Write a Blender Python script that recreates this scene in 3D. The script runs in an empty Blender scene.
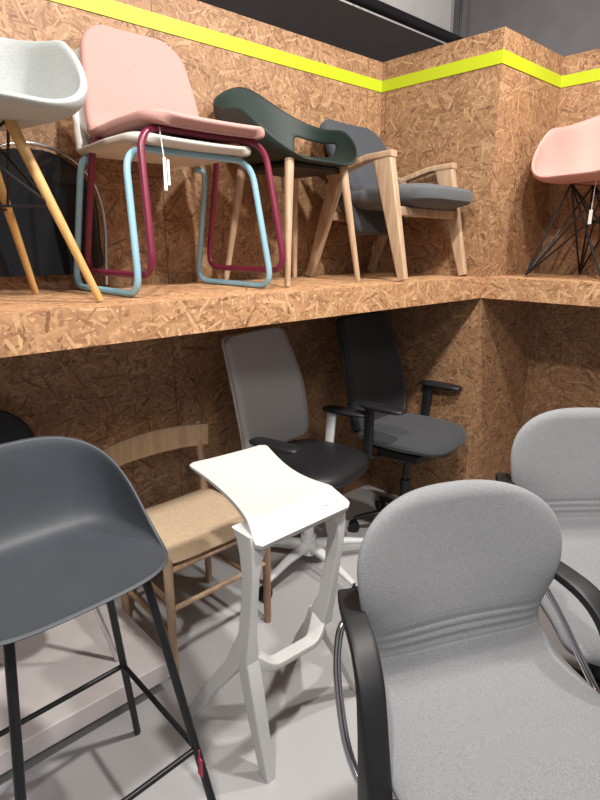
import bpy, bmesh, math, random
from mathutils import Vector, Matrix
random.seed(4)
D = bpy.data
scene = bpy.context.scene
COL = scene.collection

# ------------------------------------------------------------------ materials
def new_mat(name):
    m = D.materials.new(name); m.use_nodes = True
    nt = m.node_tree
    return m, nt, nt.nodes["Principled BSDF"]

def plain(name, c, rough=0.5, metal=0.0, var=0.06, scale=8.0, bump=0.0, bscale=300.0, coat=0.0):
    m, nt, b = new_mat(name)
    b.inputs["Roughness"].default_value = rough
    b.inputs["Metallic"].default_value = metal
    b.inputs["Coat Weight"].default_value = coat
    tc = nt.nodes.new("ShaderNodeTexCoord")
    n = nt.nodes.new("ShaderNodeTexNoise"); n.inputs["Scale"].default_value = scale
    nt.links.new(tc.outputs["Object"], n.inputs["Vector"])
    r = nt.nodes.new("ShaderNodeValToRGB")
    r.color_ramp.elements[0].position = 0.3; r.color_ramp.elements[1].position = 0.7
    r.color_ramp.elements[0].color = (*[x*(1-var) for x in c], 1)
    r.color_ramp.elements[1].color = (*[min(1, x*(1+var)) for x in c], 1)
    nt.links.new(n.outputs["Fac"], r.inputs["Fac"])
    nt.links.new(r.outputs["Color"], b.inputs["Base Color"])
    if bump > 0:
        n2 = nt.nodes.new("ShaderNodeTexNoise"); n2.inputs["Scale"].default_value = bscale
        nt.links.new(tc.outputs["Object"], n2.inputs["Vector"])
        bp = nt.nodes.new("ShaderNodeBump"); bp.inputs["Strength"].default_value = bump
        bp.inputs["Distance"].default_value = 0.002
        nt.links.new(n2.outputs["Fac"], bp.inputs["Height"])
        nt.links.new(bp.outputs["Normal"], b.inputs["Normal"])
    return m

def fabric(name, c1, c2, scale=420.0, detail=1.0, bump=0.15):
    m, nt, b = new_mat(name)
    b.inputs["Roughness"].default_value = 0.95
    b.inputs["Sheen Weight"].default_value = 0.1
    tc = nt.nodes.new("ShaderNodeTexCoord")
    n = nt.nodes.new("ShaderNodeTexNoise"); n.inputs["Scale"].default_value = scale
    n.inputs["Detail"].default_value = detail
    nt.links.new(tc.outputs["Object"], n.inputs["Vector"])
    r = nt.nodes.new("ShaderNodeValToRGB")
    r.color_ramp.elements[0].position = 0.36; r.color_ramp.elements[1].position = 0.64
    r.color_ramp.elements[0].color = (*c1, 1); r.color_ramp.elements[1].color = (*c2, 1)
    nt.links.new(n.outputs["Fac"], r.inputs["Fac"])
    nt.links.new(r.outputs["Color"], b.inputs["Base Color"])
    bp = nt.nodes.new("ShaderNodeBump"); bp.inputs["Strength"].default_value = bump
    bp.inputs["Distance"].default_value = 0.001
    nt.links.new(n.outputs["Fac"], bp.inputs["Height"])
    nt.links.new(bp.outputs["Normal"], b.inputs["Normal"])
    return m

def wood(name, c1, c2, rough=0.45):
    m, nt, b = new_mat(name)
    b.inputs["Roughness"].default_value = rough
    tc = nt.nodes.new("ShaderNodeTexCoord")
    mp = nt.nodes.new("ShaderNodeMapping"); mp.inputs["Scale"].default_value = (60, 60, 5)
    n = nt.nodes.new("ShaderNodeTexNoise"); n.inputs["Scale"].default_value = 1.0
    n.inputs["Detail"].default_value = 4
    nt.links.new(tc.outputs["Object"], mp.inputs["Vector"])
    nt.links.new(mp.outputs["Vector"], n.inputs["Vector"])
    r = nt.nodes.new("ShaderNodeValToRGB")
    r.color_ramp.elements[0].position = 0.35; r.color_ramp.elements[1].position = 0.65
    r.color_ramp.elements[0].color = (*c1, 1); r.color_ramp.elements[1].color = (*c2, 1)
    nt.links.new(n.outputs["Fac"], r.inputs["Fac"])
    nt.links.new(r.outputs["Color"], b.inputs["Base Color"])
    return m

def osb(name, bright=1.0, seam=True):
    m, nt, b = new_mat(name)
    b.inputs["Roughness"].default_value = 0.6
    L = nt.links
    tc = nt.nodes.new("ShaderNodeTexCoord")
    nz = nt.nodes.new("ShaderNodeTexNoise"); nz.inputs["Scale"].default_value = 22; nz.inputs["Detail"].default_value = 3
    L.new(tc.outputs["UV"], nz.inputs["Vector"])
    sb = nt.nodes.new("ShaderNodeVectorMath"); sb.operation = 'MULTIPLY_ADD'
    sb.inputs[1].default_value = (0.02, 0.02, 0); L.new(nz.outputs["Color"], sb.inputs[0]); L.new(tc.outputs["UV"], sb.inputs[2])
    cur = None
    for i, (ang, sx, sy) in enumerate([(4, 13, 112), (33, 16, 118), (62, 14, 128), (95, 17, 115), (128, 14, 112), (160, 13, 122)]):
        mp = nt.nodes.new("ShaderNodeMapping"); mp.vector_type = 'POINT'
        rot = nt.nodes.new("ShaderNodeVectorRotate"); rot.rotation_type = 'Z_AXIS'
        rot.inputs["Angle"].default_value = math.radians(ang)
        L.new(sb.outputs[0], rot.inputs["Vector"]); L.new(rot.outputs[0], mp.inputs["Vector"])
        mp.inputs["Scale"].default_value = (sx, sy, 1); mp.inputs["Location"].default_value = (i*7.3, i*3.1, 0)
        vo = nt.nodes.new("ShaderNodeTexVoronoi"); vo.voronoi_dimensions = '2D'; vo.inputs["Scale"].default_value = 1.0
        L.new(mp.outputs[0], vo.inputs["Vector"])
        if cur is None:
            cur = vo.outputs["Color"]; continue
        s1 = nt.nodes.new("ShaderNodeSeparateColor"); s2 = nt.nodes.new("ShaderNodeSeparateColor")
        L.new(cur, s1.inputs[0]); L.new(vo.outputs["Color"], s2.inputs[0])
        gt = nt.nodes.new("ShaderNodeMath"); gt.operation = 'GREATER_THAN'
        L.new(s2.outputs[0], gt.inputs[0]); L.new(s1.outputs[0], gt.inputs[1])
        mx = nt.nodes.new("ShaderNodeMix"); mx.data_type = 'RGBA'
        L.new(gt.outputs[0], mx.inputs[0]); L.new(cur, mx.inputs[6]); L.new(vo.outputs["Color"], mx.inputs[7])
        cur = mx.outputs[2]
    s = nt.nodes.new("ShaderNodeSeparateColor"); L.new(cur, s.inputs[0])
    gr = nt.nodes.new("ShaderNodeTexNoise"); gr.inputs["Scale"].default_value = 90; gr.inputs["Detail"].default_value = 4
    L.new(tc.outputs["UV"], gr.inputs["Vector"])
    ad = nt.nodes.new("ShaderNodeMath"); ad.operation = 'MULTIPLY_ADD'; ad.inputs[1].default_value = 0.55
    L.new(gr.outputs["Fac"], ad.inputs[0]); L.new(s.outputs[1], ad.inputs[2])
    sub = nt.nodes.new("ShaderNodeMath"); sub.operation = 'SUBTRACT'; sub.inputs[1].default_value = 0.27
    L.new(ad.outputs[0], sub.inputs[0])
    r = nt.nodes.new("ShaderNodeValToRGB")
    cr = r.color_ramp
    cols = [(0.0, (0.14, 0.066, 0.031)), (0.12, (0.22, 0.110, 0.053)), (0.45, (0.288, 0.153, 0.075)),
            (0.78, (0.345, 0.193, 0.098)), (1.0, (0.44, 0.268, 0.146))]
    cr.elements[0].position = 0; cr.elements[1].position = 1
    for p, c in cols[1:-1]:
        cr.elements.new(p)
    for e, (p, c) in zip(cr.elements, cols):
        e.position = p; e.color = (*[x*bright for x in c], 1)
    L.new(sub.outputs[0], r.inputs["Fac"])
    out = r.outputs["Color"]
    if seam:
        sx = nt.nodes.new("ShaderNodeSeparateXYZ"); L.new(tc.outputs["UV"], sx.inputs[0])
        md = nt.nodes.new("ShaderNodeMath"); md.operation = 'PINGPONG'; md.inputs[1].default_value = 0.61
        of = nt.nodes.new("ShaderNodeMath"); of.operation = 'ADD'; of.inputs[1].default_value = 0.02
        L.new(sx.outputs[0], of.inputs[0]); L.new(of.outputs[0], md.inputs[0])
        lt = nt.nodes.new("ShaderNodeMath"); lt.operation = 'LESS_THAN'; lt.inputs[1].default_value = 0.0018
        L.new(md.outputs[0], lt.inputs[0])
        mx = nt.nodes.new("ShaderNodeMix"); mx.data_type = 'RGBA'
        L.new(lt.outputs[0], mx.inputs[0]); L.new(out, mx.inputs[6]); mx.inputs[7].default_value = (0.09, 0.045, 0.022, 1)
        out = mx.outputs[2]
    L.new(out, b.inputs["Base Color"])
    bp = nt.nodes.new("ShaderNodeBump"); bp.inputs["Strength"].default_value = 0.12; bp.inputs["Distance"].default_value = 0.001
    L.new(s.outputs[0], bp.inputs["Height"]); L.new(bp.outputs["Normal"], b.inputs["Normal"])
    return m

def floor_mat():
    m, nt, b = new_mat("grey_vinyl_floor")
    b.inputs["Roughness"].default_value = 0.5
    L = nt.links
    tc = nt.nodes.new("ShaderNodeTexCoord")
    rot = nt.nodes.new("ShaderNodeVectorRotate"); rot.rotation_type = 'Z_AXIS'; rot.inputs["Angle"].default_value = math.radians(30)
    L.new(tc.outputs["Object"], rot.inputs["Vector"])
    ws = []
    for d in ('X', 'Y'):
        w = nt.nodes.new("ShaderNodeTexWave"); w.bands_direction = d; w.inputs["Scale"].default_value = 38
        L.new(rot.outputs[0], w.inputs["Vector"]); ws.append(w)
    mul = nt.nodes.new("ShaderNodeMath"); mul.operation = 'MULTIPLY'
    L.new(ws[0].outputs["Fac"], mul.inputs[0]); L.new(ws[1].outputs["Fac"], mul.inputs[1])
    r = nt.nodes.new("ShaderNodeValToRGB")
    r.color_ramp.elements[0].color = (0.46, 0.455, 0.465, 1); r.color_ramp.elements[1].color = (0.51, 0.505, 0.515, 1)
    L.new(mul.outputs[0], r.inputs["Fac"]); L.new(r.outputs["Color"], b.inputs["Base Color"])
    bp = nt.nodes.new("ShaderNodeBump"); bp.inputs["Strength"].default_value = 0.12; bp.inputs["Distance"].default_value = 0.001
    L.new(mul.outputs[0], bp.inputs["Height"]); L.new(bp.outputs["Normal"], b.inputs["Normal"])
    return m

M = dict(
    osb=osb("osb_board"), osb_edge=osb("osb_shelf_board", 1.5, False),
    floor=floor_mat(),
    yellow=plain("neon_yellow_tape", (0.42, 0.49, 0.010), 0.5, var=0.02),
    dark_ceiling=plain("grey_ceiling_paint", (0.24, 0.225, 0.235), 0.8),
    grey_soffit=plain("grey_soffit_paint", (0.46, 0.44, 0.44), 0.7),
    black=plain("black_plastic", (0.010, 0.010, 0.012), 0.5),
    gloss_black=plain("gloss_black_plastic", (0.01, 0.01, 0.012), 0.08),
    black_metal=plain("black_coated_metal", (0.014, 0.014, 0.016), 0.4, 0.3),
    graphite=plain("graphite_plastic", (0.048, 0.055, 0.066), 0.5, bump=0.08, bscale=500),
    white=plain("white_plastic", (0.58, 0.58, 0.57), 0.42, var=0.01),
    white_shell=fabric("pale_grey_shell", (0.38, 0.40, 0.39), (0.48, 0.50, 0.49), 300),
    white_metal=plain("white_coated_metal", (0.68, 0.69, 0.70), 0.4),
    grey_frame=plain("grey_frame_plastic", (0.45, 0.45, 0.46), 0.6),
    cream=plain("cream_shell", (0.60, 0.56, 0.51), 0.5, var=0.02),
    pink_fab=fabric("pink_fabric", (0.45, 0.235, 0.21), (0.53, 0.285, 0.255)),
    pink=plain("pink_plastic", (0.54, 0.28, 0.245), 0.7, var=0.03),
    burgundy=plain("burgundy_tube", (0.17, 0.015, 0.042), 0.35),
    sky=plain("pale_blue_tube", (0.28, 0.50, 0.62), 0.35),
    green=plain("dark_green_plastic", (0.007, 0.018, 0.015), 0.6),
    ash=wood("ash_wood", (0.38, 0.25, 0.155), (0.50, 0.345, 0.225)),
    blond=wood("blond_wood", (0.46, 0.31, 0.19), (0.56, 0.39, 0.25)),
    oak=wood("oak_wood", (0.30, 0.16, 0.095), (0.42, 0.25, 0.16)),
    maple=wood("golden_maple", (0.55, 0.31, 0.10), (0.66, 0.41, 0.16)),
    cord=wood("pale_seat_wood", (0.55, 0.41, 0.27), (0.61, 0.47, 0.32)),
    heather=fabric("heather_grey_fabric", (0.185, 0.19, 0.20), (0.29, 0.295, 0.305), 620, 1.0, .12),
    mesh_grey=fabric("light_grey_fabric", (0.44, 0.44, 0.45), (0.52, 0.52, 0.53), 500),
    char=fabric("charcoal_fabric", (0.020, 0.021, 0.024), (0.034, 0.036, 0.040), 400),
    slate=fabric("slate_fabric", (0.06, 0.063, 0.07), (0.10, 0.105, 0.112), 400),
    slate_dark=fabric("dark_slate_fabric", (0.038, 0.040, 0.045), (0.060, 0.063, 0.07), 400),
    bluegrey=fabric("blue_grey_fabric", (0.034, 0.038, 0.046), (0.053, 0.058, 0.069), 400),
    chrome=plain("chrome", (0.7, 0.7, 0.72), 0.15, 1.0),
    platform=plain("pale_platform_board", (0.68, 0.63, 0.63), 0.6),
    paper=plain("paper_tag", (0.8, 0.79, 0.76), 0.8),
    redtag=plain("red_tag", (0.45, 0.03, 0.08), 0.6),
)

# ------------------------------------------------------------------ geometry helpers
class MB:
    def __init__(s): s.v = []; s.f = []
    def add(s, vs, fs):
        o = len(s.v); s.v += [Vector(p) for p in vs]; s.f += [tuple(i+o for i in f) for f in fs]; return s
    def box(s, cx, cy, cz, sx, sy, sz, rot=None):
        vs = []
        for dx in (-.5, .5):
            for dy in (-.5, .5):
                for dz in (-.5, .5):
                    p = Vector((dx*sx, dy*sy, dz*sz))
                    if rot: p = rot @ p
                    vs.append(p + Vector((cx, cy, cz)))
        return s.add(vs, [(0, 1, 3, 2), (4, 6, 7, 5), (0, 4, 5, 1), (2, 3, 7, 6), (0, 2, 6, 4), (1, 5, 7, 3)])
    def loft(s, secs, n=3.5, sides=20):
        vs = []; fs = []
        for (x, y, z, hx, hy) in secs:
            for k in range(sides):
                a = 2*math.pi*(k+.5)/sides; c, sn = math.cos(a), math.sin(a)
                vs.append((x+hx*math.copysign(abs(c)**(2/n), c), y+hy*math.copysign(abs(sn)**(2/n), sn), z))
        for i in range(len(secs)-1):
            for k in range(sides):
                l = (k+1) % sides
                fs.append((i*sides+k, i*sides+l, (i+1)*sides+l, (i+1)*sides+k))
        fs.append(tuple(range(sides))); fs.append(tuple((len(secs)-1)*sides+k for k in range(sides)))
        return s.add(vs, fs)
    def ribbon(s, rows, nx=28):
        vs = []; fs = []
        m = 2*nx
        for (y, z, ny, nz, hw, ff, bt, sh) in rows:
            for k in range(m):
                if k < nx: q = -1+2*k/nx; side = 1
                else: q = 1-2*(k-nx)/nx; side = -1
                q2 = math.sin(q*math.pi/2)
                x = q2*hw
                e = (1-abs(q2)**4)**.5
                off = ff(q2)*e if side > 0 else -bt*e
                vs.append((x, y+ny*off+sh(x), z+nz*off))
        for i in range(len(rows)-1):
            for k in range(m):
                l = (k+1) % m
                fs.append((i*m+k, i*m+l, (i+1)*m+l, (i+1)*m+k))
        fs.append(tuple(range(m))); fs.append(tuple((len(rows)-1)*m+k for k in range(m)))
        return s.add(vs, fs)
    def sweep(s, pts, r, sides=12, closed=False, up=None, n=2.0):
        pts = [Vector(p) for p in pts]; N = len(pts)
        rs = r if isinstance(r, list) else [r]*N
        if len(rs) != N:
            rr = []
            for i in range(N):
                t = i/(N-1)*(len(rs)-1); k = min(int(t), len(rs)-2); f = t-k
                a, b = rs[k], rs[k+1]
                if isinstance(a, tuple): rr.append(tuple(a[j]*(1-f)+b[j]*f for j in range(2)))
                else: rr.append(a*(1-f)+b*f)
            rs = rr
        tang = []
        for i in range(N):
            if closed: t = pts[(i+1) % N]-pts[i-1]
            elif i == 0: t = pts[1]-pts[0]
            elif i == N-1: t = pts[-1]-pts[-2]
            else: t = (pts[i+1]-pts[i]).normalized()+(pts[i]-pts[i-1]).normalized()
            tang.append(t.normalized())
        if up is not None: nn = Vector(up)
        else: nn = Vector((0, 0, 1)) if abs(tang[0].z) < .8 else Vector((1, 0, 0))
        vs = []; fs = []
        for i in range(N):
            t = tang[i]
            base = Vector(up) if up is not None else nn
            q = base - t*base.dot(t)
            if q.length < 1e-4: q = nn - t*nn.dot(t)
            nn = q.normalized(); bb = t.cross(nn)
            ra = rs[i] if isinstance(rs[i], tuple) else (rs[i], rs[i])
            for k in range(sides):
                a = 2*math.pi*(k+.5)/sides; c, sn = math.cos(a), math.sin(a)
                c = math.copysign(abs(c)**(2/n), c); sn = math.copysign(abs(sn)**(2/n), sn)
                vs.append(pts[i]+nn*(ra[0]*c)+bb*(ra[1]*sn))
        segs = N if closed else N-1
        for i in range(segs):
            j = (i+1) % N
            for k in range(sides):
                l = (k+1) % sides
                fs.append((i*sides+k, i*sides+l, j*sides+l, j*sides+k))
        if not closed:
            fs.append(tuple(range(sides))); fs.append(tuple((N-1)*sides+k for k in range(sides)))
        return s.add(vs, fs)
    def quad(s, c, a, b, h, n=3.0, m=2.5, deform=None, rot=None, nu=40, nv=14):
        vs = []; fs = []
        sp = lambda x, e: math.copysign(abs(x)**e, x)
        for i in range(nv+1):
            e = -math.pi/2+math.pi*i/nv
            for k in range(nu):
                w = 2*math.pi*k/nu
                ce = abs(math.cos(e))**(2/m)
                p = Vector((a*ce*sp(math.cos(w), 2/n), b*ce*sp(math.sin(w), 2/n), h*sp(math.sin(e), 2/m)))
                if deform: p = Vector(deform(p))
                if rot: p = rot @ p
                vs.append(p+Vector(c))
        for i in range(nv):
            for k in range(nu):
                l = (k+1) % nu
                fs.append((i*nu+k, i*nu+l, (i+1)*nu+l, (i+1)*nu+k))
        return s.add(vs, fs)
    def grid(s, fn, nu, nv):
        vs = [fn(i/nu, j/nv) for j in range(nv+1) for i in range(nu+1)]
        fs = [(j*(nu+1)+i, j*(nu+1)+i+1, (j+1)*(nu+1)+i+1, (j+1)*(nu+1)+i) for j in range(nv) for i in range(nu)]
        return s.add(vs, fs)
    def bowl(s, ax, ayf, ayb, n, z0, rim, tilt=0.0, cy=0.0, ge=1.5, he=2.6, rings=14, seg=56, hole=None):
        vs = [Vector((0, cy, z0))]; fs = []
        for i in range(1, rings+1):
            t = i/rings
            g = 1-(1-t)**ge; h = t**he
            for k in range(seg):
                a = 2*math.pi*k/seg; c, sn = math.cos(a), math.sin(a)
                ay = ayb if sn > 0 else ayf
                rho = (abs(c/ax)**n+abs(sn/ay)**n)**(-1/n)
                z = z0+(rim(a)-z0)*h
                vs.append(Vector((rho*g*c, cy+rho*g*sn+max(0, z-z0)*tilt*max(0, sn), z)))
        for k in range(seg):
            fs.append((0, 1+k, 1+(k+1) % seg))
        for i in range(rings-1):
            for k in range(seg):
                if hole and hole(2*math.pi*(k+.5)/seg, (i+1.5)/rings): continue
                l = (k+1) % seg; o = 1+i*seg
                fs.append((o+k, o+seg+k, o+seg+l, o+l))
        return s.add(vs, fs)
    def obj(s, name, mat, parent=None, sub=0, solid=0, bevel=0, sharp=38, loc=None, offset=0.0, box_uv=False):
        me = D.meshes.new(name); me.from_pydata(s.v, [], s.f)
        bm = bmesh.new(); bm.from_mesh(me)
        bmesh.ops.remove_doubles(bm, verts=bm.verts, dist=1e-5)
        bmesh.ops.recalc_face_normals(bm, faces=bm.faces)
        if box_uv:
            uvl = bm.loops.layers.uv.new("UVMap")
            for f in bm.faces:
                nx, ny, nz = [abs(q) for q in f.normal]
                for l in f.loops:
                    p = l.vert.co
                    if nz >= nx and nz >= ny: uv = (p.x, p.y)
                    elif ny >= nx: uv = (p.x, p.z)
                    else: uv = (p.y+.35, p.z)
                    l[uvl].uv = uv
        bm.to_mesh(me); bm.free()
        me.polygons.foreach_set("use_smooth", [True]*len(me.polygons))
        me.set_sharp_from_angle(angle=math.radians(sharp))
        o = D.objects.new(name, me); COL.objects.link(o)
        me.materials.append(mat)
        if solid:
            md = o.modifiers.new("solid", 'SOLIDIFY'); md.thickness = solid; md.offset = offset
        if bevel:
            md = o.modifiers.new("bevel", 'BEVEL'); md.width = bevel; md.segments = 3; md.limit_method = 'ANGLE'
        if sub:
            md = o.modifiers.new("sub", 'SUBSURF'); md.levels = sub; md.render_levels = sub
        if parent is not None: o.parent = parent
        if loc: o.location = loc
        return o

def fillet(pts, rad, seg=6, closed=False):
    pts = [Vector(p) for p in pts]; N = len(pts); out = []
    for i in range(N):
        if not closed and i in (0, N-1): out.append(pts[i]); continue
        a, b, c = pts[i-1], pts[i], pts[(i+1) % N]
        d1 = min(rad, (a-b).length*.48); d2 = min(rad, (c-b).length*.48)
        p0 = b+(a-b).normalized()*d1; p2 = b+(c-b).normalized()*d2
        for k in range(seg+1):
            t = k/seg; out.append(p0*(1-t)**2+b*2*t*(1-t)+p2*t*t)
    return out

def spline(pts, n):
    out = []; P = [pts[0]]+list(pts)+[pts[-1]]
    for j in range(n+1):
        t = j/n*(len(pts)-1); k = min(int(t), len(pts)-2); f = t-k
        p0, p1, p2, p3 = P[k], P[k+1], P[k+2], P[k+3]
        out.append(tuple(.5*((2*b)+(-a+c)*f+(2*a-5*b+4*c-d)*f*f+(-a+3*b-3*c+d)*f**3) for a, b, c, d in zip(p0, p1, p2, p3)))
    return out

def profile_shell(mb, prof, rad_start, rad_end, nu=16, nv=44, cup=None):
    P = spline(prof, nv*4)
    L = [0]
    for a, b in zip(P, P[1:]): L.append(L[-1]+math.dist(a[:2], b[:2]))
    tot = L[-1]
    ds = []
    for j in range(nv+1):
        t = j/nv; ds.append(tot*(t-0.11*math.sin(2*math.pi*t)))
    rows = []
    for d in ds:
        k = 0
        while k < len(L)-2 and L[k+1] < d: k += 1
        f = (d-L[k])/max(1e-9, L[k+1]-L[k]); q = [a*(1-f)+b*f for a, b in zip(P[k], P[k+1])]
        hw = q[2]
        for e, r in ((d, rad_start), (tot-d, rad_end)):
            if r > 0 and e < r: hw = hw-r+math.sqrt(max(0, r*r-(r-e)**2))
        rows.append((q[0], q[1], hw, d/tot))
    def fn(u, v):
        y, z, hw, s = rows[min(nv, int(round(v*nv)))]
        x = (u*2-1)*hw
        dy, dz = cup(x, s) if cup else (0, 0)
        return Vector((x, y+dy, z+dz))
    mb.grid(fn, nu, nv)
    return mb

def thing(name, loc, az, label, category, group=None, rot_extra=None):
    e = D.objects.new(name, None); COL.objects.link(e)
    e.location = loc; e.rotation_euler = (0, 0, math.radians(az+90))
    e.empty_display_size = .1
    e["label"] = label; e["category"] = category
    if group: e["group"] = group
    return e

def box_thing(name, x0, x1, y0, y1, z0, z1, mat, bevel=0, uv=True, **props):
    mb = MB().box((x0+x1)/2, (y0+y1)/2, (z0+z1)/2, x1-x0, y1-y0, z1-z0)
    o = mb.obj(name, mat, bevel=bevel, box_uv=uv)
    for k, v in props.items(): o[k] = v
    return o

# ------------------------------------------------------------------ room
XP, XW, YB, YE = 2.53, 3.13, 2.10, 1.42
ZS, ZT = 1.32, 2.385
Y0, Y1 = 2.243, 2.297
box_thing("floor", -2.5, 4.2, -2.5, 3.2, -.1, 0, M['floor'], kind="structure", uv=False)
box_thing("wall_back", -2.5, XP, YB, YB+.05, 0, ZT, M['osb'], kind="structure")
box_thing("wall_pillar", XP, XW+.05, YE, YB+.05, 0, ZT, M['osb'], kind="structure")
box_thing("wall_right", XW, XW+.05, -2.5, YE, 0, ZT, M['osb'], kind="structure")
box_thing("wall_upper_back", -2.5, 4.2, 3.15, 3.2, 0, 3.3, M['dark_ceiling'], kind="structure")
box_thing("wall_upper_right", 4.15, 4.2, -2.5, 3.15, 0, 3.3, M['dark_ceiling'], kind="structure")
box_thing("ceiling", -2.5, 4.2, -2.5, 3.2, 3.3, 3.4, M['dark_ceiling'], kind="structure")
box_thing("trim_1", -2.5, XP-.004, YB-.004, YB, Y0, Y1, M['yellow'], kind="structure")
box_thing("trim_2", XP-.004, XP, YE-.004, YB, Y0, Y1, M['yellow'], kind="structure")
box_thing("trim_3", XP, XW-.004, YE-.004, YE, Y0, Y1, M['yellow'], kind="structure")
box_thing("trim_4", XW-.004, XW, -2.5, YE, Y0, Y1, M['yellow'], kind="structure")
box_thing("ceiling_soffit", 1.6, 3.6, 2.40, 2.95, 2.74, 3.3, M['grey_soffit'], kind="structure")
pp = MB().sweep([(-1.0, 2.28, 2.72), (3.9, 2.28, 2.72)], .030, 16)
for x in (.2, 1.4, 2.6, 3.5): pp.sweep([(x, 2.28, 2.74), (x, 2.28, 3.3)], .008, 8)
pp = pp.obj("ceiling_pipe", M['black_metal']); pp["label"] = "dark horizontal pipe hung from the ceiling above the board wall"; pp["category"] = "pipe"

def shelf():
    mb = MB()
    mb.box((-2.5+XP)/2, (YE+YB)/2, ZS-.05, XP+2.5, YB-YE, .1)
    o = mb.obj("display_shelf", M['osb_edge'], box_uv=True)
    o["label"] = "thick chipboard display shelf running along the board wall"; o["category"] = "shelf"
    mb = MB(); mb.box((XP+XW)/2, (YE-2.5)/2, ZS-.05, XW-XP, YE+2.5, .1)
    o = mb.obj("display_shelf", M['osb_edge'], box_uv=True)
    o["label"] = "thick chipboard display shelf past the corner pillar"; o["category"] = "shelf"
shelf()

pl = MB().box(-.4, 1.77, .085, 2.3, .64, .07).obj("display_platform", M['platform'], bevel=.004)
pl["label"] = "low pale display platform with grey plinth on the floor"; pl["category"] = "platform"
MB().box(-.42, 1.79, .025, 2.2, .58, .05).obj("plinth", M['slate'], parent=pl)

# ------------------------------------------------------------------ furniture builders
def star_base(parent, mat, cmat, r=.31, h=.1, rot=0, caster_mat=None, col_top=.4):
    mb = MB()
    for k in range(5):
        a = math.radians(rot+72*k); c, s = math.cos(a), math.sin(a)
        mb.sweep([(c*.02, s*.02, h+.015), (c*r*.5, s*r*.5, h+.005), (c*r, s*r, h-.025)], [(.02, .026), (.014, .02), (.010, .013)], up=(0, 0, 1), n=3)
    mb.sweep([(0, 0, h-.03), (0, 0, h+.06)], .036, 20)
    b = mb.obj("star_base", mat, parent)
    for k in range(5):
        a = math.radians(rot+72*k); c, s = math.cos(a), math.sin(a)
        q = MB()
        t = Vector((-s, c, 0)); p = Vector((c*r, s*r, .028))
        q.sweep([p-t*.022, p-t*.006], .028, 16); q.sweep([p+t*.006, p+t*.022], .028, 16)
        q.sweep([p-t*.01, p+t*.01], .008, 8)
        q.sweep([p+Vector((0, 0, 0)), p+Vector((0, 0, h-.05))], .007, 8)
        q.obj("caster", caster_mat or M['black'], b)
    MB().sweep([(0, 0, h), (0, 0, (h+col_top)*.55)], .026, 16).sweep([(0, 0, (h+col_top)*.55), (0, 0, col_top)], .015, 16).obj("gas_column", cmat, parent)
    return b

def conference_chair(loc, az, label, group, rot=0):
    e = thing("office_chair", loc, az, label, "office chair", group)
    prof = [(-.30, .445, .276), (-.272, .488, .276), (-.18, .511, .274), (-.05, .513, .272), (.08, .511, .270), (.160, .522, .264), (.197, .554, .248),
            (.212, .596, .226), (.220, .638, .218), (.230, .684, .230), (.242, .735, .248), (.258, .80, .257), (.274, .88, .257), (.287, .960, .257)]
    N = 260
    P = spline(prof, N)
    L = [0]
    for a, b in zip(P, P[1:]): L.append(L[-1]+math.dist(a[:2], b[:2]))
    tot = L[-1]
    rr = []
    for j in range(N+1):
        t = j/N
        d = tot*(t - .12*math.sin(2*math.pi*t))
        d = min(max(d, .0004), tot-.0004)
        k = 0
        while k < N-1 and L[k+1] < d: k += 1
        f = (d-L[k])/max(1e-9, L[k+1]-L[k]); y, z, hw = [a*(1-f)+b*f for a, b in zip(P[k], P[k+1])]
        a0 = max(0, k-3); a1 = min(N, k+4)
        ty = P[a1][0]-P[a0][0]; tz = P[a1][1]-P[a0][1]; tl = math.hypot(ty, tz)
        ny, nz = -tz/tl, ty/tl
        th = 1
        for ee, r, p in ((d, .10, 3.0), (tot-d, .160, 2.6)):
            if ee < r: hw *= (1-(1-ee/r)**p)**(1/p)
            if ee < .035: th = (1-(1-ee/.035)**2)**.5
        crease = 0
        if .607 < z < .679:
            ph = (z-.607)/.072*4
            crease = .011*(1-abs(math.sin(ph*math.pi)))**2.2
        seatness = max(0, min(1, (.56-z)/.05))
        up = max(0, min(1, (z-.53)/.27)); up = up*up*(3-2*up)
        rr.append((y, z, ny, nz, hw, (lambda q, th=th, c0=crease: (.026-c0)*th), (.020+.032*seatness)*th, (lambda x, up=up: -.85*up*x*x)))
    MB().ribbon(rr, 30).obj("upholstered_seat_and_back", M['heather'], e, sharp=80)
    for sx in (-1, 1):
        path = fillet([(sx*.20, .265, .64), (sx*.262, .27, .68), (sx*.296, .22, .60), (sx*.312, .11, .48), (sx*.295, .02, .435), (sx*.18, .0, .43)], .06, 6)
        MB().sweep(path, .009, 12).obj("arm_tube", M['chrome'], e)
        pad = fillet([(sx*.246, .285, .722), (sx*.258, .25, .737), (sx*.282, .08, .715), (sx*.298, .01, .56), (sx*.300, -.01, .43)], .09, 9)
        MB().sweep(pad, [(.020, .010), (.026, .011), (.027, .012), (.026, .020), (.025, .034)], 16, up=(1, 0, 0), n=6).obj("armrest_pad", M['black'], e)
    MB().box(0, 0, .42, .2, .22, .05).obj("seat_mechanism", M['black_metal'], e, bevel=.008)
    star_base(e, M['black_metal'], M['black_metal'], .31, .1, rot, col_top=.41)
    return e

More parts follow.
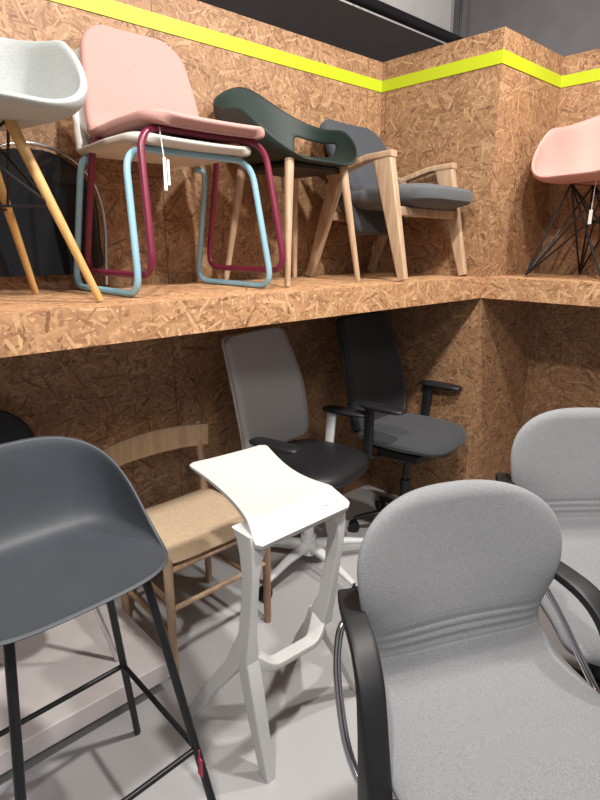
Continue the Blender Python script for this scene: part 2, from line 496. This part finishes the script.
def task_chair(loc, az, label, back_mat, frame_mat, seat_mat, base_mat, rot=0, top=1.09, arm=.72, bw=.235, sh=.52, br=.30, sw=.25):
    e = thing("office_chair", loc, az, label, "office chair")
    MB().quad((0, -.02, sh), sw, sw-.005, .042, n=3.2, m=2.6,
              deform=lambda p: (p.x, p.y, p.z-(max(0, -.13-p.y)**2)*2)).obj("seat", seat_mat, e)
    mb = MB()
    prof = [(.19, .57, bw*.95), (.20, .68, bw), (.235, .85, bw), (.315, top, bw*.86)]
    profile_shell(mb, prof, .04, .035, cup=lambda x, s: (-.5*x*x, 0))
    mb.obj("backrest", back_mat, e, solid=.030)
    mb = MB()
    ring = []
    for y, z, w in spline(prof, 10): ring.append(((-w-.002), y+.018-.5*w*w, z))
    ring2 = [(-x, y, z) for x, y, z in reversed(ring)]
    mb.sweep(fillet(ring+ring2, .03, 3, True), .006, 10, closed=True)
    mb.sweep([(0, .0, .43), (0, .19, .44), (0, .25, .52), (0, .245, .68)], [(.012, .03), (.012, .028), (.012, .024), (.01, .02)], 12, up=(0, -1, .01), n=3)
    mb.obj("back_frame", frame_mat, e)
    for sx in (-1, 1):
        MB().sweep(fillet([(sx*.16, .06, .46), (sx*.27, .06, .48), (sx*.278, .05, arm-.015)], .05, 5), [(.010, .018), (.010, .018), (.012, .026)], 12, n=3).obj("armrest_post", M['white_metal'] if (base_mat is M['white_metal'] and sx > 0) else M['black'], e)
        MB().quad((sx*.282, -.02, arm), .040, .12, .016, n=3.5, m=2.5).obj("armrest_pad", M['black'], e)
    MB().box(0, .0, .455, .2, .24, .05).obj("seat_mechanism", M['black'], e, bevel=.01)
    star_base(e, base_mat, base_mat, br, .1, rot, col_top=.44)
    return e

def sled_chair(loc, az, label, frame_mat, shell_mat, thick, group):
    e = thing("sled_chair", loc, az, label, "chair", group)
    prof = [(-.235, .443, .215), (-.21, .450, .225), (-.05, .451, .232), (.10, .447, .232), (.17, .457, .23), (.205, .50, .226), (.225, .60, .216), (.255, .72, .198), (.28, .81, .172)]
    mb = MB(); profile_shell(mb, prof, .07, .08, nv=60, cup=lambda x, s: ((-.55*x*x) if s > .55 else 0, (.10*x*x if s < .45 else 0)))
    mb.obj("seat_shell", shell_mat, e, solid=thick, sub=1)
    w = .25
    fr = fillet([(-.20, .12, .425), (-w+.01, .11, .422), (-w-.005, .225, .011), (-w-.005, -.255, .011), (-w+.02, -.18, .428), (w-.02, -.18, .428), (w+.005, -.255, .011), (w+.005, .225, .011), (w-.01, .11, .422), (.20, .12, .425)], .075, 9)
    MB().sweep(fr, .011, 12).obj("tube_frame", frame_mat, e)
    return e

def four_legs(e, tops, feet, r0, r1, mat, name="leg"):
    for t, f in zip(tops, feet):
        f = (f[0], f[1], f[2]+.005)
        MB().sweep([t, f], [r0, r1], 14).obj(name, mat, e)

def arm_shell(e, mat, seat_z=.43, ax=.30, back_z=.80, arm_z=.64, front_z=.435, name="seat_shell", thick=.008, ayf=.25, ayb=.25, n=2.5, tilt=.12, he=3.0, hole=None, rings=14, pw=1.6):
    def rim(a):
        s = math.sin(a)
        if s >= 0: return arm_z+(back_z-arm_z)*(s**pw)
        q = min(1, (-s)/.92)
        q = q*q*(3-2*q)
        return arm_z+(front_z-arm_z)*q
    MB().bowl(ax, ayf, ayb, n, seat_z, rim, tilt=tilt, ge=1.7, he=he, hole=hole, rings=rings).obj(name, mat, e, solid=thick, sub=1)

# ------------------------------------------------------------------ floor furniture
conference_chair((.912, .360, 0), -115.5, "heather grey upholstered office armchair with ribbed lower back and black arms", "heather grey office armchairs", 20)
conference_chair((1.68, .435, 0), -131, "heather grey upholstered office armchair standing near the board wall", "heather grey office armchairs", 50)

task_chair((1.615, 1.685, 0), -77, "grey-backed swivel office chair with black seat and white star base", M['mesh_grey'], M['grey_frame'], M['black'], M['white_metal'], rot=34, arm=.70, br=.325, sh=.535, sw=.232)
task_chair((2.215, 1.586, 0), -84, "dark charcoal swivel office chair with black armrests beside the pillar", M['char'], M['black'], M['slate_dark'], M['black_metal'], rot=60, top=1.12, arm=.75, sh=.56, br=.26, sw=.25)

def sculpt_stool(loc, az):
    e = thing("bar_stool", loc, az, "white sculptural plastic bar stool with angular splayed legs", "stool")
    pts = []; rad = []
    K = 40; Ln = .42
    for i in range(K+1):
        v = i/K
        y = -.155+Ln*v
        z = .774+.040*v**1.4
        hw = .182-.026*v-.036*math.sin(math.pi*v)
        th = .008*(1-v)+.005
        for ee in (v*Ln, (1-v)*Ln):
            if ee < .022:
                hw -= .022-math.sqrt(max(0, .022**2-(.022-ee)**2))
                th *= .7+.3*ee/.022
        if v < .18: z -= .036*((.18-v)/.18)
        pts.append((0, y, z)); rad.append((th, hw))
    mb = MB().sweep(pts, rad, 72, up=(0, 0, 1), n=10)
    for p in mb.v:
        v = max(0, min(1, (p.y+.155)/Ln))
        q = min(1, abs(p.x)/.155)
        p.z -= .044*math.sin(math.pi*v**.8)*(1-q)
        if p.x < 0: p.z += .012*v*q
        p.x += .040*v-.012
    mb.obj("seat", M['white'], e, sharp=18)
    def leg(tx, nx, ny, nz, ffr, fbk, s):
        mb = MB()
        Lx = lambda t: tx*(1-t)+nx*t
        Lz = lambda t: .725*(1-t)+nz*t
        mb.loft([(tx-s*.030, -.088, .762, .040, .042), (tx-s*.020, -.102, .738, .030, .036), (Lx(.10)-s*.007, -.112, Lz(.10), .018, .029), (Lx(.25), -.117, Lz(.25), .0125, .024),
                 (Lx(.5), -.114, Lz(.5), .0125, .022), (Lx(.8), -.106, Lz(.8), .015, .024), (nx, ny-.005, nz+.01, .021, .033), (nx, ny, nz-.03, .021, .035)], n=12, sides=32)
        for f, d in ((ffr, -.012), (fbk, .02)):
            mb.loft([(nx, ny+d*.4, nz+.02, .018, .022), (nx*.93+f[0]*.07, ny+d*1.6, nz-.05, .022, .026), (nx*.45+f[0]*.55, ny*.45+f[1]*.55+d*.3, nz*.45, .020, .022), (f[0], f[1], 0, .015, .018)], n=12, sides=32)
        mb.obj("leg", M['white'], e, sharp=25)
    leg(-.180, -.190, -.092, .40, (-.172, -.160), (-.220, .180), -1)
    leg(.150, .108, -.085, .365, (.260, -.125), (.225, .165), 1)
    MB().sweep(fillet([(-.190, -.095, .40), (-.125, -.122, .335), (.055, -.115, .315), (.108, -.088, .365)], .03, 5), [(.018, .024), (.010, .021), (.010, .021), (.018, .024)], 20, up=(0, 0, 1), n=10).obj("footrest", M['white'], e)
    return e
sculpt_stool((.948, 1.134, 0), -90)

def shell_stool(loc, az):
    e = thing("bar_stool", loc, az, "graphite grey plastic shell bar stool with thin black metal legs", "stool")
    def rim(a):
        s = math.sin(a)
        q = max(0, (s+.42)/1.42)
        q = q*q*(3-2*q)
        return .797+.238*q
    MB().bowl(.225, .160, .20, 3.4, .793, rim, tilt=.16, ge=1.9, he=6.0, rings=26).obj("seat_shell", M['graphite'], e, solid=.009, sub=1)
    tops = [(-.13, -.095, .785), (.15, -.095, .785), (.13, .08, .785), (-.13, .08, .785)]
    feet = [(-.235, -.27, 0), (.225, -.27, 0), (.255, .24, 0), (-.25, .24, 0)]
    four_legs(e, tops, feet, .010, .010, M['black_metal'])
    pts = []
    for t, f in zip(tops, feet):
        k = 1-.33/.785; pts.append(Vector(t).lerp(Vector(f), k))
    mb = MB()
    for i in range(4): mb.sweep([pts[i], pts[(i+1) % 4]], .007, 10)
    mb.obj("footrest", M['black_metal'], e)
    MB().box(0, -.01, .780, .30, .21, .012).obj("seat_bracket", M['black_metal'], e, bevel=.003)
    mb = MB().box(.191, -.213, .29, .004, .016, .05).sweep([(.190, -.213, .34), (.191, -.213, .31)], .002, 6)
    mb.obj("price_tag", M['redtag'], e)
    return e
shell_stool((.325, 1.118, 0), -88)

def cord_chair(loc, az):
    e = thing("wooden_chair", loc, az, "blond wooden chair with curved top rail and broad pale seat", "chair")
    for sx in (-1, 1):
        MB().sweep([(sx*.215, -.20, .46), (sx*.215, -.20, 0)], [.017, .014], 14).obj("leg", M['oak'] if sx > 0 else M['ash'], e)
        MB().sweep([(sx*.20, .19, 0), (sx*.20, .19, .44), (sx*.205, .225, .76)], [.014, .017, .014], 14).obj("leg", M['ash'], e)
    mb = MB()
    arc = [(-.235, .20, .70), (-.13, .232, .705), (0, .242, .708), (.13, .232, .705), (.235, .20, .70)]
    arc = [tuple(p) for p in spline(arc, 16)]
    mb.sweep(arc, [(.046, .009), (.050, .009), (.046, .009)], 14, up=(0, 0, 1), n=4)
    mb.obj("backrest", M['blond'], e)
    MB().quad((0, -.005, .455), .226, .212, .009, n=10, m=5, deform=lambda p: (p.x, p.y, p.z-.006*(1-(p.x/.235)**2))).obj("seat", M['cord'], e)
    mb = MB()
    for sx in (-1, 1):
        for z in (.17, .30): mb.sweep([(sx*.213, -.19, z), (sx*.20, .19, z)], .009, 10)
    for y, z, w in ((-.20, .27, .212), (.19, .23, .20), (-.20, .42, .212), (.19, .42, .20)): mb.sweep([(-w, y, z), (w, y, z)], .010, 10)
    mb.obj("stretchers", M['ash'], e)
cord_chair((.995, 1.70, 0), -89)

def black_visitor(loc, az):
    e = thing("visitor_chair", loc, az, "black shell chair with thin chrome legs on the low platform", "chair")
    mb = MB(); prof = [(-.22, .44, .21), (-.05, .44, .22), (.14, .43, .22), (.20, .50, .22), (.23, .65, .21), (.26, .82, .17)]
    profile_shell(mb, prof, .07, .11, cup=lambda x, s: (-.8*x*x if s > .5 else 0, 0))
    mb.obj("seat_shell", M['black'], e, solid=.018)
    for sx in (-1, 1):
        for y in (-.2, .2):
            MB().sweep([(sx*.16, y*.7, .42), (sx*.24, y*1.1, .004)], .009, 10).obj("leg", M['chrome'], e)
black_visitor((.372, 1.79, .12), -90)

# ------------------------------------------------------------------ shelf furniture
def dowel_chair(loc, az):
    e = thing("shell_armchair", loc, az, "pale grey shell armchair on golden wood dowel legs", "chair")
    arm_shell(e, M['white_shell'], thick=.020, seat_z=.465, arm_z=.70, back_z=.77, front_z=.485, n=3.4, ax=.298, he=4.2, rings=20, pw=1.2)
    feet = [(-.24, -.20, 0), (.24, -.20, 0), (.24, .20, 0), (-.24, .20, 0)]
    tops = [(-.10, -.09, .46), (.10, -.09, .46), (.10, .09, .46), (-.10, .09, .46)]
    four_legs(e, tops, feet, .015, .010, M['maple'])
    mb = MB()
    mids = [Vector(t).lerp(Vector(f), .45) for t, f in zip(tops, feet)]
    for i in range(4):
        mb.sweep([mids[i], tops[(i+1) % 4]], .004, 8); mb.sweep([mids[i], tops[(i-1) % 4]], .004, 8)
        mb.sweep([mids[i], mids[(i+2) % 4]], .004, 8)
    mb.obj("wire_brace", M['black_metal'], e)
dowel_chair((.395, 1.70, ZS), -84)

def wire_chair(loc, az):
    e = thing("shell_armchair", loc, az, "pink shell armchair on black wire base with paper tag", "chair")
    arm_shell(e, M['pink'], thick=.016, n=3.2, ax=.29, ayf=.24, ayb=.24, arm_z=.70, seat_z=.43, front_z=.45, back_z=.82, he=4.0, rings=18, tilt=.06)
    feet = [(-.2, -.2, .008), (.2, -.2, .008), (.2, .2, .008), (-.2, .2, .008)]
    tops = [(-.10, -.08, .425), (.10, -.08, .425), (.10, .08, .425), (-.10, .08, .425)]
    low = [(-.03, -.02, .25), (.03, -.02, .25), (.03, .02, .25), (-.03, .02, .25)]
    mb = MB()
    for i in range(4):
        mb.sweep([tops[i], feet[i]], .0055, 8)
        mb.sweep([feet[i], tops[(i+1) % 4]], .0048, 8)
        mb.sweep([feet[i], tops[(i-1) % 4]], .0048, 8)
        mb.sweep([low[i], tops[(i+1) % 4]], .0045, 8)
        mb.sweep([low[i], tops[(i-1) % 4]], .0045, 8)
        mb.sweep([tops[i], tops[(i+1) % 4]], .005, 8)
        mb.sweep([low[i], low[(i+1) % 4]], .004, 8)
        mb.sweep([low[i], feet[i]], .0045, 8)
    mb.obj("wire_base", M['black_metal'], e)
    q = MB().sweep([(.06, -.13, .43), (.06, -.135, .30)], .0015, 6)
    q.box(.06, -.136, .27, .016, .002, .06); q.obj("price_tag", M['paper'], e)
wire_chair((2.83, 1.04, ZS), 165)

grp = "stacked sled chairs on the shelf"
sled_chair((1.040, 1.80, ZS), -90, "cream sled chair with pale blue tube frame under the stack", M['sky'], M['cream'], .028, grp)
pk = sled_chair((1.068, 1.760, ZS+.054), -90, "pink upholstered sled chair with burgundy tube frame topping the stack", M['burgundy'], M['pink_fab'], .034, grp)
mb = MB().sweep([(-.17, -.19, .43), (-.175, -.215, .34)], .0015, 6)
mb.box(-.175, -.216, .30, .010, .002, .09).box(-.162, -.214, .305, .007, .002, .07); mb.obj("price_tag", M['paper'], pk)

def green_chair(loc, az):
    e = thing("tub_chair", loc, az, "dark green plastic tub armchair with tapered ash legs", "chair")
    def hole(a, t):
        d = math.degrees(a) % 360
        return (t > .74 and t < .88) and (2 < d < 38 or 142 < d < 178)
    arm_shell(e, M['green'], ax=.29, ayf=.205, ayb=.22, arm_z=.63, back_z=.785, n=2.8, front_z=.455, seat_z=.455, he=3.6, rings=28, hole=hole, pw=1.8)
    feet = [(-.225, -.2, 0), (.205, -.2, 0), (.20, .17, 0), (-.215, .17, 0)]
    tops = [(-.16, -.15, .455), (.15, -.15, .455), (.15, .12, .455), (-.15, .12, .455)]
    four_legs(e, tops, feet, .018, .011, M['ash'])
    MB().box(0, -.015, .44, .3, .26, .02).obj("seat_frame", M['black'], e, bevel=.004)
green_chair((1.605, 1.79, ZS), -86)

def lounge_chair(loc, az):
    e = thing("lounge_armchair", loc, az, "low lounge armchair with ash frame and charcoal upholstery", "chair")
    for sx in (-1, 1):
        mb = MB()
        mb.sweep([(sx*.275, -.265, .008), (sx*.262, -.135, .505)], [(.016, .018), (.020, .046)], 20, up=(1, 0, 0), n=9)
        mb.sweep([(sx*.260, .10, .475), (sx*.255, .275, .008)], [(.019, .036), (.016, .018)], 20, up=(1, 0, 0), n=9)
        mb.sweep([(sx*.262, -.185, .515), (sx*.264, -.06, .507), (sx*.258, .16, .450)], [(.023, .013), (.027, .013), (.019, .013)], 20, up=(1, 0, 0), n=8)
        mb.obj("side_frame", M['ash'], e)
    for y, z in ((-.20, .29), (.17, .28)):
        MB().sweep([(-.255, y, z), (.255, y, z)], [(.020, .012)]*2, 10, up=(0, 0, 1), n=4).obj("seat_rail", M['ash'], e)
    MB().quad((.012, -.065, .360), .240, .275, .052, n=5, m=3.2).obj("seat_cushion", M['slate'], e)
    mb = MB(); prof = [(.07, .20, .21), (.11, .34, .235), (.155, .46, .245), (.22, .59, .245), (.29, .71, .225)]
    profile_shell(mb, prof, .05, .08, cup=lambda x, s: (-.6*x*x, 0))
    mb.obj("backrest", M['bluegrey'], e, solid=.045, sub=1)
lounge_chair((2.205, 1.755, ZS), -85)

def low_black(loc, az, w, label, h=.44):
    e = thing("low_chair", loc, az, label, "chair")
    mb = MB(); prof = [(.0, .05, w*.9), (.004, .08, w), (.010, .16, w), (.016, .30, w*1.0), (.022, h, w*.9)]
    profile_shell(mb, prof, .04, w*.8, cup=lambda x, s: (.3*x*x-.012, 0))
    mb.obj("seat_shell", M['gloss_black'], e, solid=.012, sub=1)
    arch = [(-w*1.0, .0, .009), (-w*1.08, .0, .20)]
    for k in range(9):
        a = math.pi*(1-k/8)
        arch.append((w*1.08*math.cos(a), .008, h-w*.85+w*.95*math.sin(a)))
    arch += [(w*1.08, .0, .20), (w*1.0, .0, .009)]
    MB().sweep(fillet(arch, .03, 4), .006, 10).obj("chrome_frame", M['chrome'], e)
low_black((.20, 2.065, ZS), -90, .23, "glossy black low shell chair against the board wall", .42)
low_black((.705, 2.065, ZS), -90, .21, "smaller glossy black shell chair against the board wall", .46)

# ------------------------------------------------------------------ lights
def area(loc, target, size, power, color=(1, .955, .90)):
    l = D.lights.new("spot_or_fill_lamp", 'AREA'); l.shape = 'DISK'; l.size = size; l.energy = power; l.color = color
    o = D.objects.new("spot_or_fill_lamp", l); COL.objects.link(o); o.location = loc
    o.rotation_euler = (Vector(target)-Vector(loc)).to_track_quat('-Z', 'Y').to_euler()
    o["label"] = "round ceiling spotlight or added fill light shining on the chairs"; o["category"] = "lamp"
area((-.3, .2, 3.1), (.7, 1.85, 1.2), .14, 50)
area((1.2, .3, 3.1), (1.4, 1.75, 1.0), .14, 56)
area((2.2, .4, 3.1), (2.4, 1.85, 1.0), .14, 40)
area((.3, -1.2, 3.0), (1.2, .9, .2), .6, 19, (1, .97, .93))  # added fill behind the camera to brighten below the shelf, not a real spotlight
w = D.worlds.new("room_fill"); scene.world = w; w.use_nodes = True
w.node_tree.nodes["Background"].inputs[0].default_value = (.94, .95, 1, 1)
w.node_tree.nodes["Background"].inputs[1].default_value = .26

# ------------------------------------------------------------------ camera
cam = D.cameras.new("camera"); co = D.objects.new("camera", cam); COL.objects.link(co)
cam.sensor_fit = 'VERTICAL'; cam.sensor_height = 36; cam.lens = 555/800*36
co.location = (0, 0, 1.48); co.rotation_euler = (math.radians(90-15.8), 0, math.radians(47.2-90))
scene.camera = co
scene.view_settings.view_transform = 'Standard'
